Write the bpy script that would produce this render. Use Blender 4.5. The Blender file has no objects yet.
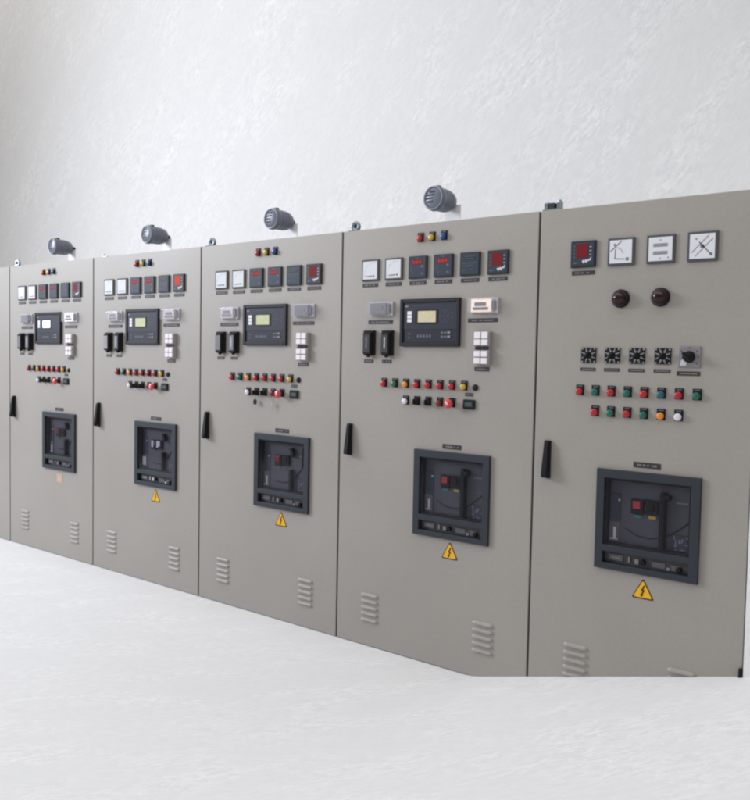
import bpy, bmesh, math, random
from mathutils import Vector, Matrix

S = bpy.context.scene
COL = S.collection
rnd = random.Random(7)

# ------------------------------------------------------------------ camera
cd = bpy.data.cameras.new('camera')
cam = bpy.data.objects.new('camera', cd)
COL.objects.link(cam)
yaw, pitch, roll = 0.66413, -0.04979, 0.01939
f = Vector((-math.sin(yaw) * math.cos(pitch), math.cos(yaw) * math.cos(pitch), math.sin(pitch)))
r = Vector((math.cos(yaw), math.sin(yaw), 0))
u = r.cross(f)
r2 = r * math.cos(roll) + u * math.sin(roll)
u2 = u * math.cos(roll) - r * math.sin(roll)
M = Matrix((r2, u2, -f)).transposed().to_4x4()
M.translation = Vector((5.45841, -2.90394, 1.309))
cam.matrix_world = M
cd.sensor_fit = 'HORIZONTAL'
cd.sensor_width = 36.0
cd.lens = 36.0 * 823.71 / 750.0
cd.clip_start = 0.05
cd.clip_end = 200
S.camera = cam

# ------------------------------------------------------------------ world and lamps
w = bpy.data.worlds.new('World')
S.world = w
w.use_nodes = True
bg = w.node_tree.nodes['Background']
bg.inputs[0].default_value = (1.0, 0.985, 0.98, 1)
bg.inputs[1].default_value = 0.38


def area(name, loc, target, sx, sy, power, color):
    l = bpy.data.lights.new(name, 'AREA')
    l.shape = 'RECTANGLE'
    l.size, l.size_y = sx, sy
    l.energy = power
    l.color = color
    o = bpy.data.objects.new(name, l)
    COL.objects.link(o)
    o.location = loc
    d = Vector(target) - Vector(loc)
    o.rotation_euler = d.to_track_quat('-Z', 'Y').to_euler()
    return o


wl = area('window_light', (-3.2, -3.6, 3.5), (2.0, 0.0, 1.7), 2.6, 2.4, 296, (0.89, 0.95, 1.06))
wl.data.spread = math.radians(150)
area('overhead_fill', (3.6, -1.4, 3.95), (3.6, -1.15, 0.0), 6.4, 2.0, 66, (1.0, 0.985, 0.96))  # added fill from above, mainly to brighten the floor; no known lamp
area('backdrop_fill', (-4.6, 0.2, 7.3), (-4.6, 2.6, 3.2), 16.0, 1.2, 128, (1.0, 0.975, 0.95))  # added wash behind the row that evens out the backdrop; no known lamp

S.view_settings.view_transform = 'Standard'
S.view_settings.look = 'None'
S.view_settings.exposure = 0.0
S.view_settings.gamma = 1.0
S.render.engine = 'CYCLES'
S.render.resolution_x = 960
S.render.resolution_y = 1024
S.cycles.filter_width = 2.3


# ------------------------------------------------------------------ materials
def mat(name, col, rough=0.5, metal=0.0, spec=0.35, emit=0.0, ecol=None, noise=0.0, nscale=30.0, bump=0.0, coat=0.0):
    m = bpy.data.materials.new(name)
    m.use_nodes = True
    nt = m.node_tree
    b = nt.nodes['Principled BSDF']
    b.inputs['Base Color'].default_value = (*col, 1)
    b.inputs['Roughness'].default_value = rough
    b.inputs['Metallic'].default_value = metal
    b.inputs['Specular IOR Level'].default_value = spec
    b.inputs['Coat Weight'].default_value = coat
    if emit:
        b.inputs['Emission Color'].default_value = (*(ecol or col), 1)
        b.inputs['Emission Strength'].default_value = emit
    if noise or bump:
        tc = nt.nodes.new('ShaderNodeTexCoord')
        n = nt.nodes.new('ShaderNodeTexNoise')
        n.inputs['Scale'].default_value = nscale
        n.inputs['Detail'].default_value = 4
        nt.links.new(tc.outputs['Object'], n.inputs['Vector'])
        if noise:
            mp = nt.nodes.new('ShaderNodeMapRange')
            mp.inputs[1].default_value = 0.25
            mp.inputs[2].default_value = 0.75
            mp.inputs[3].default_value = 1 - noise
            mp.inputs[4].default_value = 1 + noise
            nt.links.new(n.outputs['Fac'], mp.inputs[0])
            mx = nt.nodes.new('ShaderNodeVectorMath')
            mx.operation = 'SCALE'
            mx.inputs[0].default_value = col
            nt.links.new(mp.outputs[0], mx.inputs['Scale'])
            nt.links.new(mx.outputs[0], b.inputs['Base Color'])
        if bump:
            bp = nt.nodes.new('ShaderNodeBump')
            bp.inputs['Strength'].default_value = bump
            bp.inputs['Distance'].default_value = 0.002
            nt.links.new(n.outputs['Fac'], bp.inputs['Height'])
            nt.links.new(bp.outputs[0], b.inputs['Normal'])
    return m


def paint_mat(name, col):
    """textured powder coat: fine orange peel, faint cloudy tone, a few dusty patches"""
    m = bpy.data.materials.new(name)
    m.use_nodes = True
    nt = m.node_tree
    N, L = nt.nodes, nt.links
    b = N['Principled BSDF']
    b.inputs['Roughness'].default_value = 0.48
    b.inputs['Specular IOR Level'].default_value = 0.45
    tc = N.new('ShaderNodeTexCoord')
    ge = N.new('ShaderNodeNewGeometry')
    n1 = N.new('ShaderNodeTexNoise'); n1.inputs['Scale'].default_value = 2.2; n1.inputs['Detail'].default_value = 5
    n2 = N.new('ShaderNodeTexNoise'); n2.inputs['Scale'].default_value = 320; n2.inputs['Detail'].default_value = 2
    n3 = N.new('ShaderNodeTexNoise'); n3.inputs['Scale'].default_value = 70; n3.inputs['Detail'].default_value = 3
    for n in (n1, n2, n3):
        L.new(ge.outputs['Position'], n.inputs['Vector'])
    a = N.new('ShaderNodeMapRange')
    a.inputs[1].default_value = .3; a.inputs[2].default_value = .7; a.inputs[3].default_value = .965; a.inputs[4].default_value = 1.035
    L.new(n1.outputs['Fac'], a.inputs[0])
    c = N.new('ShaderNodeMapRange')
    c.inputs[1].default_value = .3; c.inputs[2].default_value = .7; c.inputs[3].default_value = .975; c.inputs[4].default_value = 1.025
    L.new(n3.outputs['Fac'], c.inputs[0])
    mu = N.new('ShaderNodeMath'); mu.operation = 'MULTIPLY'
    L.new(a.outputs[0], mu.inputs[0]); L.new(c.outputs[0], mu.inputs[1])
    sc = N.new('ShaderNodeVectorMath'); sc.operation = 'SCALE'
    sc.inputs[0].default_value = col
    L.new(mu.outputs[0], sc.inputs['Scale'])
    L.new(sc.outputs[0], b.inputs['Base Color'])
    r_ = N.new('ShaderNodeMapRange')
    r_.inputs[3].default_value = .42; r_.inputs[4].default_value = .56
    L.new(n1.outputs['Fac'], r_.inputs[0]); L.new(r_.outputs[0], b.inputs['Roughness'])
    bp = N.new('ShaderNodeBump'); bp.inputs['Strength'].default_value = .22; bp.inputs['Distance'].default_value = .0006
    L.new(n2.outputs['Fac'], bp.inputs['Height']); 
    bp2 = N.new('ShaderNodeBump'); bp2.inputs['Strength'].default_value = .18; bp2.inputs['Distance'].default_value = .012
    L.new(n1.outputs['Fac'], bp2.inputs['Height']); L.new(bp.outputs[0], bp2.inputs['Normal'])
    L.new(bp2.outputs[0], b.inputs['Normal'])
    return m


def plaster_mat(name, rot, k=1.0, base=(.785, .782, .785)):
    """white brushed plaster: short diagonal trowel strokes"""
    m = bpy.data.materials.new(name)
    m.use_nodes = True
    nt = m.node_tree
    N, L = nt.nodes, nt.links
    b = N['Principled BSDF']
    b.inputs['Roughness'].default_value = 0.85
    b.inputs['Specular IOR Level'].default_value = 0.2
    ge = N.new('ShaderNodeNewGeometry')
    acc = None

    def add(sock):
        nonlocal acc
        if acc is None:
            acc = sock
        else:
            ad = N.new('ShaderNodeMath'); ad.operation = 'ADD'
            L.new(acc, ad.inputs[0]); L.new(sock, ad.inputs[1])
            acc = ad.outputs[0]

    def mapped(angle, sx, sz):
        r1 = N.new('ShaderNodeVectorRotate'); r1.rotation_type = 'EULER_XYZ'
        r1.inputs['Rotation'].default_value = (rot[0], rot[1] + 0, rot[2])
        L.new(ge.outputs['Position'], r1.inputs['Vector'])
        r3 = N.new('ShaderNodeVectorRotate'); r3.rotation_type = 'Z_AXIS'
        r3.inputs['Angle'].default_value = angle
        L.new(r1.outputs[0], r3.inputs['Vector'])
        mp = N.new('ShaderNodeVectorMath'); mp.operation = 'MULTIPLY'
        mp.inputs[1].default_value = (sx * k, sz * k, 1)
        L.new(r3.outputs[0], mp.inputs[0])
        return mp.outputs[0]

    def centred(sock, lo, hi, amp):
        q = N.new('ShaderNodeMapRange')
        q.inputs[1].default_value = lo; q.inputs[2].default_value = hi
        q.inputs[3].default_value = -amp; q.inputs[4].default_value = amp
        L.new(sock, q.inputs[0])
        return q.outputs[0]
    A = math.radians(-50)
    # blocky trowel facets
    v = N.new('ShaderNodeTexVoronoi'); v.distance = 'CHEBYCHEV'; v.voronoi_dimensions = '2D'
    v.inputs['Scale'].default_value = 1.0
    L.new(mapped(A, 13, 30), v.inputs['Vector'])
    sx = N.new('ShaderNodeSeparateXYZ'); L.new(v.outputs['Color'], sx.inputs[0])
    # mask by a broad noise so that strokes come in patches
    n0 = N.new('ShaderNodeTexNoise'); n0.inputs['Scale'].default_value = 1.0; n0.inputs['Detail'].default_value = 3
    L.new(mapped(A, .9, 2.0), n0.inputs['Vector'])
    mk = N.new('ShaderNodeMapRange'); mk.inputs[1].default_value = .45; mk.inputs[2].default_value = .68
    mk.inputs[3].default_value = .25; mk.inputs[4].default_value = 1
    L.new(n0.outputs['Fac'], mk.inputs[0])
    c1 = centred(sx.outputs[0], 0, 1, .075)
    mm = N.new('ShaderNodeMath'); mm.operation = 'MULTIPLY'; L.new(c1, mm.inputs[0]); L.new(mk.outputs[0], mm.inputs[1])
    add(mm.outputs[0])
    v2 = N.new('ShaderNodeTexVoronoi'); v2.distance = 'CHEBYCHEV'; v2.voronoi_dimensions = '2D'
    L.new(mapped(A, 10, 28), v2.inputs['Vector'])
    s2 = N.new('ShaderNodeSeparateXYZ'); L.new(v2.outputs['Color'], s2.inputs[0])
    q2 = N.new('ShaderNodeMapRange'); q2.inputs[1].default_value = .86; q2.inputs[2].default_value = 1.0
    q2.inputs[3].default_value = 0; q2.inputs[4].default_value = .20
    L.new(s2.outputs[1], q2.inputs[0])
    m9 = N.new('ShaderNodeMath'); m9.operation = 'MULTIPLY'; L.new(q2.outputs[0], m9.inputs[0]); L.new(mk.outputs[0], m9.inputs[1])
    add(m9.outputs[0])
    n1 = N.new('ShaderNodeTexNoise'); n1.inputs['Scale'].default_value = 1.0; n1.inputs['Detail'].default_value = 5
    L.new(mapped(A, 9, 30), n1.inputs['Vector'])
    add(centred(n1.outputs['Fac'], .3, .7, .004))
    add(centred(n0.outputs['Fac'], .3, .7, .014))
    n2 = N.new('ShaderNodeTexNoise'); n2.inputs['Scale'].default_value = 1.0; n2.inputs['Detail'].default_value = 2
    L.new(mapped(math.radians(40), 4, 16), n2.inputs['Vector'])
    add(centred(n2.outputs['Fac'], .3, .7, .003))
    bs = N.new('ShaderNodeMath'); bs.operation = 'ADD'; bs.inputs[1].default_value = 1.0; L.new(acc, bs.inputs[0])
    sc = N.new('ShaderNodeVectorMath'); sc.operation = 'SCALE'; sc.inputs[0].default_value = base
    L.new(bs.outputs[0], sc.inputs['Scale']); L.new(sc.outputs[0], b.inputs['Base Color'])
    return m


def clear_mat(name, tint, milk=0.0, rough=0.06):
    m = bpy.data.materials.new(name)
    m.use_nodes = True
    nt = m.node_tree
    N, L = nt.nodes, nt.links
    for n in list(N):
        if n.type != 'OUTPUT_MATERIAL':
            N.remove(n)
    out = [n for n in N if n.type == 'OUTPUT_MATERIAL'][0]
    t = N.new('ShaderNodeBsdfTransparent'); t.inputs[0].default_value = (*tint, 1)
    g = N.new('ShaderNodeBsdfGlossy'); g.inputs['Roughness'].default_value = rough
    lw = N.new('ShaderNodeLayerWeight'); lw.inputs['Blend'].default_value = .5
    pw = N.new('ShaderNodeMath'); pw.operation = 'POWER'; pw.inputs[1].default_value = 4.5
    L.new(lw.outputs['Facing'], pw.inputs[0])
    fr = N.new('ShaderNodeMath'); fr.operation = 'MULTIPLY_ADD'; fr.inputs[1].default_value = .5; fr.inputs[2].default_value = .010
    L.new(pw.outputs[0], fr.inputs[0])
    mx = N.new('ShaderNodeMixShader')
    L.new(fr.outputs[0], mx.inputs[0]); L.new(t.outputs[0], mx.inputs[1]); L.new(g.outputs[0], mx.inputs[2])
    last = mx.outputs[0]
    if milk:
        d = N.new('ShaderNodeBsdfDiffuse'); d.inputs[0].default_value = (.85, .84, .86, 1)
        m2 = N.new('ShaderNodeMixShader'); m2.inputs[0].default_value = milk
        L.new(last, m2.inputs[1]); L.new(d.outputs[0], m2.inputs[2])
        last = m2.outputs[0]
    L.new(last, out.inputs['Surface'])
    return m


PAINT = paint_mat('pebble_grey_paint', (0.315, 0.290, 0.262))
GAP = mat('dark_gasket', (0.06, 0.058, 0.055), .8)
WALLM = plaster_mat('white_plaster_wall', (math.radians(-90), 0, 0), 1.7, (.79, .783, .775))
FLOORM = plaster_mat('white_plaster_floor', (0, 0, 0), 2.8, (.715, .71, .71))
BLACK = mat('black_plastic', (0.009, 0.009, 0.011), .55, spec=.2, noise=.1)
SOFTBLACK = mat('matt_black_plastic', (0.014, 0.013, 0.014), .65, spec=.2)
PLATE = mat('engraved_plate_black', (0.034, 0.029, 0.031), .55)
LETTER = mat('engraved_letters', (0.23, 0.22, 0.23), .6)
DIMLETTER = mat('printed_marks', (0.13, 0.14, 0.17), .6)
BEZEL = mat('meter_bezel_grey', (0.085, 0.085, 0.095), .68, spec=.16)
DIAL = mat('meter_dial_white', (0.66, 0.67, 0.70), .68, spec=.16)
DIALGREY = mat('dial_print_grey', (0.16, 0.16, 0.18), .6)
METERFACE = mat('digital_meter_face', (0.030, 0.040, 0.058), .52, spec=.26)
METERFACE2 = mat('digital_meter_rim', (0.020, 0.024, 0.032), .52, spec=.26)
REDLED = mat('red_digits', (0.32, 0.03, 0.03), .6, emit=.05, ecol=(1, .07, .05), spec=.16)
REDWIN = mat('red_display_window', (0.15, 0.010, 0.014), .6, emit=.012, ecol=(1, .03, .03), spec=.16)
ORANGEWIN = mat('orange_red_display_window', (0.46, 0.055, 0.030), .68, emit=.04, ecol=(1, .2, .1), spec=.16)
CTRL = mat('controller_body', (0.013, 0.013, 0.017), .52, spec=.26)
CTRLF = mat('controller_face', (0.027, 0.030, 0.045), .52, spec=.26)
CTRLF2 = mat('controller_face_lower', (0.021, 0.022, 0.033), .52, spec=.26)
LCDA = mat('lcd_warm', (0.50, 0.44, 0.30), .68, emit=.12, ecol=(1, .85, .55), noise=.12, nscale=60, spec=.16)
LCDB = mat('lcd_green', (0.46, 0.48, 0.30), .68, emit=.10, ecol=(.9, .95, .55), noise=.1, nscale=60, spec=.16)
LCDC = mat('lcd_white_glare', (0.75, 0.76, 0.78), .68, emit=.45, ecol=(.95, .97, 1), spec=.16)  # white glare on the screen, put into colour and emission
WHITEP = mat('white_plastic', (0.78, 0.76, 0.79), .68, spec=.16)
WHITELAMP = mat('frosted_white_caps', (0.80, 0.75, 0.78), .68, spec=.16)
PALEP = mat('pale_grey_plastic', (0.52, 0.51, 0.54), .4)
GREYP = mat('grey_plastic', (0.30, 0.28, 0.29), .45)
MIDGREY = mat('mid_grey_plastic', (0.15, 0.15, 0.165), .45)
CLEARC = clear_mat('clear_cover', (.93, .93, .96), milk=.13, rough=.1)
PANE = clear_mat('breaker_window_pane', (.90, .90, .93), milk=0, rough=.05)
WARM = mat('warm_reflection_glow', (0.70, 0.58, 0.48), .4, emit=.5, ecol=(1, .82, .66), noise=.2, nscale=50)  # warm reflection on the glossy cover, painted as a glowing display
PINK = mat('pale_pink_window', (0.55, 0.47, 0.47), .5, emit=.06, ecol=(1, .9, .88), noise=.2, nscale=50)  # pale pink display tone, weakly emissive
BRIGHT = mat('white_glare_glow', (0.8, 0.8, 0.8), .4, emit=.45, ecol=(1, 1, 1))  # white glare on the glossy cover, painted as a glowing display
RED = mat('red_lens', (0.40, 0.014, 0.022), .3, coat=.2)
DRED = mat('dark_red_cap', (0.17, 0.012, 0.014), .35)
MUSH = mat('red_mushroom_cap', (0.60, 0.045, 0.050), .3, coat=.4)
GREEN = mat('green_lens', (0.008, 0.11, 0.075), .3, coat=.2)
TEAL = mat('blue_green_lens', (0.015, 0.095, 0.13), .3, coat=.2)
AMBER = mat('amber_lens', (0.66, 0.24, 0.025), .3, coat=.2)
YELLOW = mat('yellow_lens', (0.50, 0.32, 0.030), .3, coat=.2)
BLUE = mat('blue_lens', (0.010, 0.065, 0.26), .3, coat=.2)
CLEARLENS = mat('pale_clear_lens', (0.66, 0.63, 0.70), .2, coat=.6)
DOME = mat('dark_red_dome', (0.020, 0.002, 0.004), .15, coat=.1)
FRAME = mat('breaker_frame_blue_grey', (0.024, 0.030, 0.038), .6, noise=.06, nscale=80)
RECESS = mat('recess_black', (0.010, 0.011, 0.016), .6)
BRKFACE = mat('breaker_face_grey', (0.066, 0.065, 0.075), .5, noise=.05)
BRKBLUE = mat('trip_unit_blue_grey', (0.036, 0.042, 0.062), .45)
BRKLIGHT = mat('breaker_pale_panel', (0.105, 0.102, 0.112), .5)
SLOTM = mat('slot_strip_grey', (0.060, 0.058, 0.062), .5)
CHIPW = mat('pale_sticker', (0.55, 0.55, 0.58), .5)
TAGG = mat('green_tag', (0.02, 0.20, 0.12), .5)
TAGY = mat('yellow_tag', (0.45, 0.30, 0.03), .5)
BRED = mat('breaker_red_button', (0.33, 0.03, 0.035), .4)
SIGNY = mat('sign_yellow', (0.80, 0.42, 0.010), .4)
SIGNK = mat('sign_black', (0.03, 0.022, 0.015), .5)
STICK = mat('faded_orange_sticker', (0.50, 0.34, 0.26), .6)
STICK2 = mat('faded_sticker_print', (0.50, 0.42, 0.33), .6)
SIREN = mat('siren_blue_grey', (0.145, 0.160, 0.205), .3, noise=.08)
SIREND = mat('siren_dark', (0.022, 0.024, 0.034), .5)
SIRENL = mat('siren_rim', (0.26, 0.28, 0.33), .3, coat=.3)
BRACK = mat('bracket_pale_paint', (0.80, 0.79, 0.80), .5)
ZINC = mat('galvanised_steel', (0.27, 0.31, 0.34), .3, metal=.85, noise=.15)
STEEL = mat('brushed_steel_plate', (0.25, 0.235, 0.25), .38, metal=.3)
SILVER = mat('silver_print', (0.30, 0.30, 0.32), .4)
KEYM = mat('nickel_key', (0.33, 0.32, 0.30), .45, metal=.9)
KEYPINK = mat('pale_string', (0.62, 0.42, 0.38), .7)


# ------------------------------------------------------------------ mesh helpers
def bx(bm, x0, x1, y0, y1, z0, z1, bev=0.0, seg=2):
    vs = [bm.verts.new((x, y, z)) for x in (x0, x1) for y in (y0, y1) for z in (z0, z1)]
    fs = [(0, 1, 3, 2), (4, 6, 7, 5), (0, 4, 5, 1), (2, 3, 7, 6), (0, 2, 6, 4), (1, 5, 7, 3)]
    faces = [bm.faces.new([vs[i] for i in q]) for q in fs]
    if bev:
        es = {e for fc in faces for e in fc.edges}
        bmesh.ops.bevel(bm, geom=list(es), offset=bev, segments=seg, profile=.5, affect='EDGES')


def lathe(bm, prof, cx=0, cz=0, seg=28, smooth=True):
    """prof: list of (radius, y); axis along y"""
    rings = []
    for rr, y in prof:
        if rr < 1e-6:
            rings.append([bm.verts.new((cx, y, cz))])
        else:
            rings.append([bm.verts.new((cx + rr * math.cos(2 * math.pi * i / seg), y, cz + rr * math.sin(2 * math.pi * i / seg))) for i in range(seg)])
    for a, b in zip(rings, rings[1:]):
        for i in range(seg):
            j = (i + 1) % seg
            if len(a) == 1 and len(b) == 1:
                continue
            if len(a) == 1:
                fc = bm.faces.new((a[0], b[i], b[j]))
            elif len(b) == 1:
                fc = bm.faces.new((a[i], b[0], a[j]))
            else:
                fc = bm.faces.new((a[i], b[i], b[j], a[j]))
            fc.smooth = smooth


def prism(bm, pts, y0, y1):
    """closed outline in x,z extruded along y"""
    a = [bm.verts.new((x, y0, z)) for x, z in pts]
    b = [bm.verts.new((x, y1, z)) for x, z in pts]
    bm.faces.new(a)
    bm.faces.new(b[::-1])
    n = len(pts)
    for i in range(n):
        j = (i + 1) % n
        bm.faces.new((a[i], b[i], b[j], a[j]))


def sheet(bm, pts, y):
    bm.faces.new([bm.verts.new((x, y, z)) for x, z in pts])


def tube(bm, pts, rad, seg=8):
    pts = [Vector(p) for p in pts]
    prev = None
    for i, p in enumerate(pts):
        d = (pts[min(i + 1, len(pts) - 1)] - pts[max(i - 1, 0)]).normalized()
        up = Vector((0, 0, 1)) if abs(d.z) < .9 else Vector((1, 0, 0))
        a = d.cross(up).normalized()
        b = d.cross(a).normalized()
        ring = [bm.verts.new(p + (a * math.cos(t) + b * math.sin(t)) * rad) for t in [2 * math.pi * k / seg for k in range(seg)]]
        if prev:
            for k in range(seg):
                fc = bm.faces.new((prev[k], prev[(k + 1) % seg], ring[(k + 1) % seg], ring[k]))
                fc.smooth = True
        else:
            bm.faces.new(ring)
        prev = ring
    bm.faces.new(prev[::-1])


CACHE = {}


def obj(name, key, build, material, parent=None, loc=(0, 0, 0), rot=(0, 0, 0)):
    """link one mesh object; equal keys share the mesh"""
    k = (key, material.name)
    me = CACHE.get(k) if key else None
    if me is None:
        bm = bmesh.new()
        build(bm)
        bmesh.ops.recalc_face_normals(bm, faces=bm.faces)
        me = bpy.data.meshes.new(name)
        bm.to_mesh(me)
        bm.free()
        me.materials.append(material)
        if key:
            CACHE[k] = me
    o = bpy.data.objects.new(name, me)
    COL.objects.link(o)
    o.location = loc
    o.rotation_euler = rot
    if parent:
        o.parent = parent
    return o


def thing(name, label, cat, loc, group=None):
    o = bpy.data.objects.new(name, None)
    o.empty_display_size = .1
    COL.objects.link(o)
    o.location = loc
    o['label'] = label
    o['category'] = cat
    if group:
        o['group'] = group
    return o


# ------------------------------------------------------------------ setting
def ground_z(x, y=0.0):
    # level floor that turns into a gentle ramp past the fourth cabinet
    s = 0.257
    t = x - 3.72
    k = 0.045 + 0.75 * min(max(-y - .04, 0.0), 2.2)
    t += 0.12 * min(max(-y, 0), 2.2)
    if t < -k:
        return 0.0
    if t > k:
        return s * min(t, 4.0)
    return s * (t + k) ** 2 / (4 * k)


def build_floor(bm):
    xs = [-30, -14, -8, -4, -1, 0, .5] + [.8 + .1 * i for i in range(28)] + [3.62 + .01 * i for i in range(22)] + [3.9 + .1 * i for i in range(38)] + [9, 12, 16]
    ys = [-9, -6, -4] + [-3 + .15 * i for i in range(20)] + [-.03, 0, .5, 1.2, 2, 2.6, 3.0]
    g = [[bm.verts.new((x, y, ground_z(x, y))) for y in ys] for x in xs]
    for i in range(len(xs) - 1):
        for j in range(len(ys) - 1):
            fc = bm.faces.new((g[i][j], g[i + 1][j], g[i + 1][j + 1], g[i][j + 1]))
            fc.smooth = True


o = obj('floor', None, build_floor, FLOORM); o['kind'] = 'structure'
o = obj('back_wall', None, lambda bm: bx(bm, -30, 20, 2.6, 2.8, -.2, 13.0), WALLM); o['kind'] = 'structure'
o = obj('side_wall', None, lambda bm: bx(bm, 4.775, 7.6, -.012, 2.597, -.1, 2.9), WALLM); o['kind'] = 'structure'

# ------------------------------------------------------------------ small devices
H = 1.889
OUT = -1  # devices stand out of the door towards -y


def door_mesh(W, hole):
    def b(bm):
        g = .0045
        xs = [g, hole[0], hole[1], W - g]
        zs = [.004, hole[2], hole[3], H]
        F = [[bm.verts.new((x, 0, z)) for z in zs] for x in xs]
        B = [[bm.verts.new((x, .022, z)) for z in zs] for x in xs]
        for i in range(3):
            for j in range(3):
                if i == 1 and j == 1:
                    continue
                bm.faces.new((F[i][j], F[i + 1][j], F[i + 1][j + 1], F[i][j + 1]))
                bm.faces.new((B[i][j], B[i][j + 1], B[i + 1][j + 1], B[i + 1][j]))
        for i in range(3):
            bm.faces.new((F[i][0], B[i][0], B[i + 1][0], F[i + 1][0]))
            bm.faces.new((F[i][3], F[i + 1][3], B[i + 1][3], B[i][3]))
            bm.faces.new((F[0][i], F[0][i + 1], B[0][i + 1], B[0][i]))
            bm.faces.new((F[3][i], B[3][i], B[3][i + 1], F[3][i + 1]))
        bm.faces.new((F[1][1], F[2][1], B[2][1], B[1][1]))
        bm.faces.new((F[1][2], B[1][2], B[2][2], F[2][2]))
        bm.faces.new((F[1][1], B[1][1], B[1][2], F[1][2]))
        bm.faces.new((F[2][1], F[2][2], B[2][2], B[2][1]))
        bmesh.ops.recalc_face_normals(bm, faces=bm.faces)
        bm.edges.ensure_lookup_table()
        rim = [e for e in bm.edges if len(e.link_faces) == 2 and e.calc_face_angle(0) > 1.0 and max(v.co.y for v in e.verts) < .001
               and (min(v.co.x for v in e.verts) > W - .01 or max(v.co.x for v in e.verts) < .01 or min(v.co.z for v in e.verts) > H - .01)]
        bmesh.ops.bevel(bm, geom=rim, offset=.0028, segments=3, profile=.5, affect='EDGES')
    return b


def dashes(W, h, seed, rows=1, y=-.0023, fill=.72):
    """blurred engraved lettering too small to read in the photo: short strokes"""
    def b(bm):
        q = random.Random(seed)
        for rr in range(rows):
            x = -W / 2 * fill
            zc = 0 if rows == 1 else h * (.22 - .44 * rr)
            hh = h * (.34 if rows == 1 else .2)
            while x < W / 2 * fill:
                wd = q.uniform(.0022, .0046)
                if q.random() < .84:
                    sheet(bm, [(x, zc - hh / 2), (x + wd, zc - hh / 2), (x + wd, zc + hh / 2 * q.uniform(.6, 1)), (x, zc + hh / 2)], y)
                x += wd + q.uniform(.0010, .0018)
    return b


def name_plate(P, x, z, W=.082, h=.0155, seed=1):
    o = obj('name_plate', ('np', W, h), lambda bm: bx(bm, -W / 2, W / 2, -.002, 0, -h / 2, h / 2), PLATE, P, (x, 0, z))
    obj('lettering', ('npl', W, h, seed), dashes(W, h, seed), LETTER, o)
    return o


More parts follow.
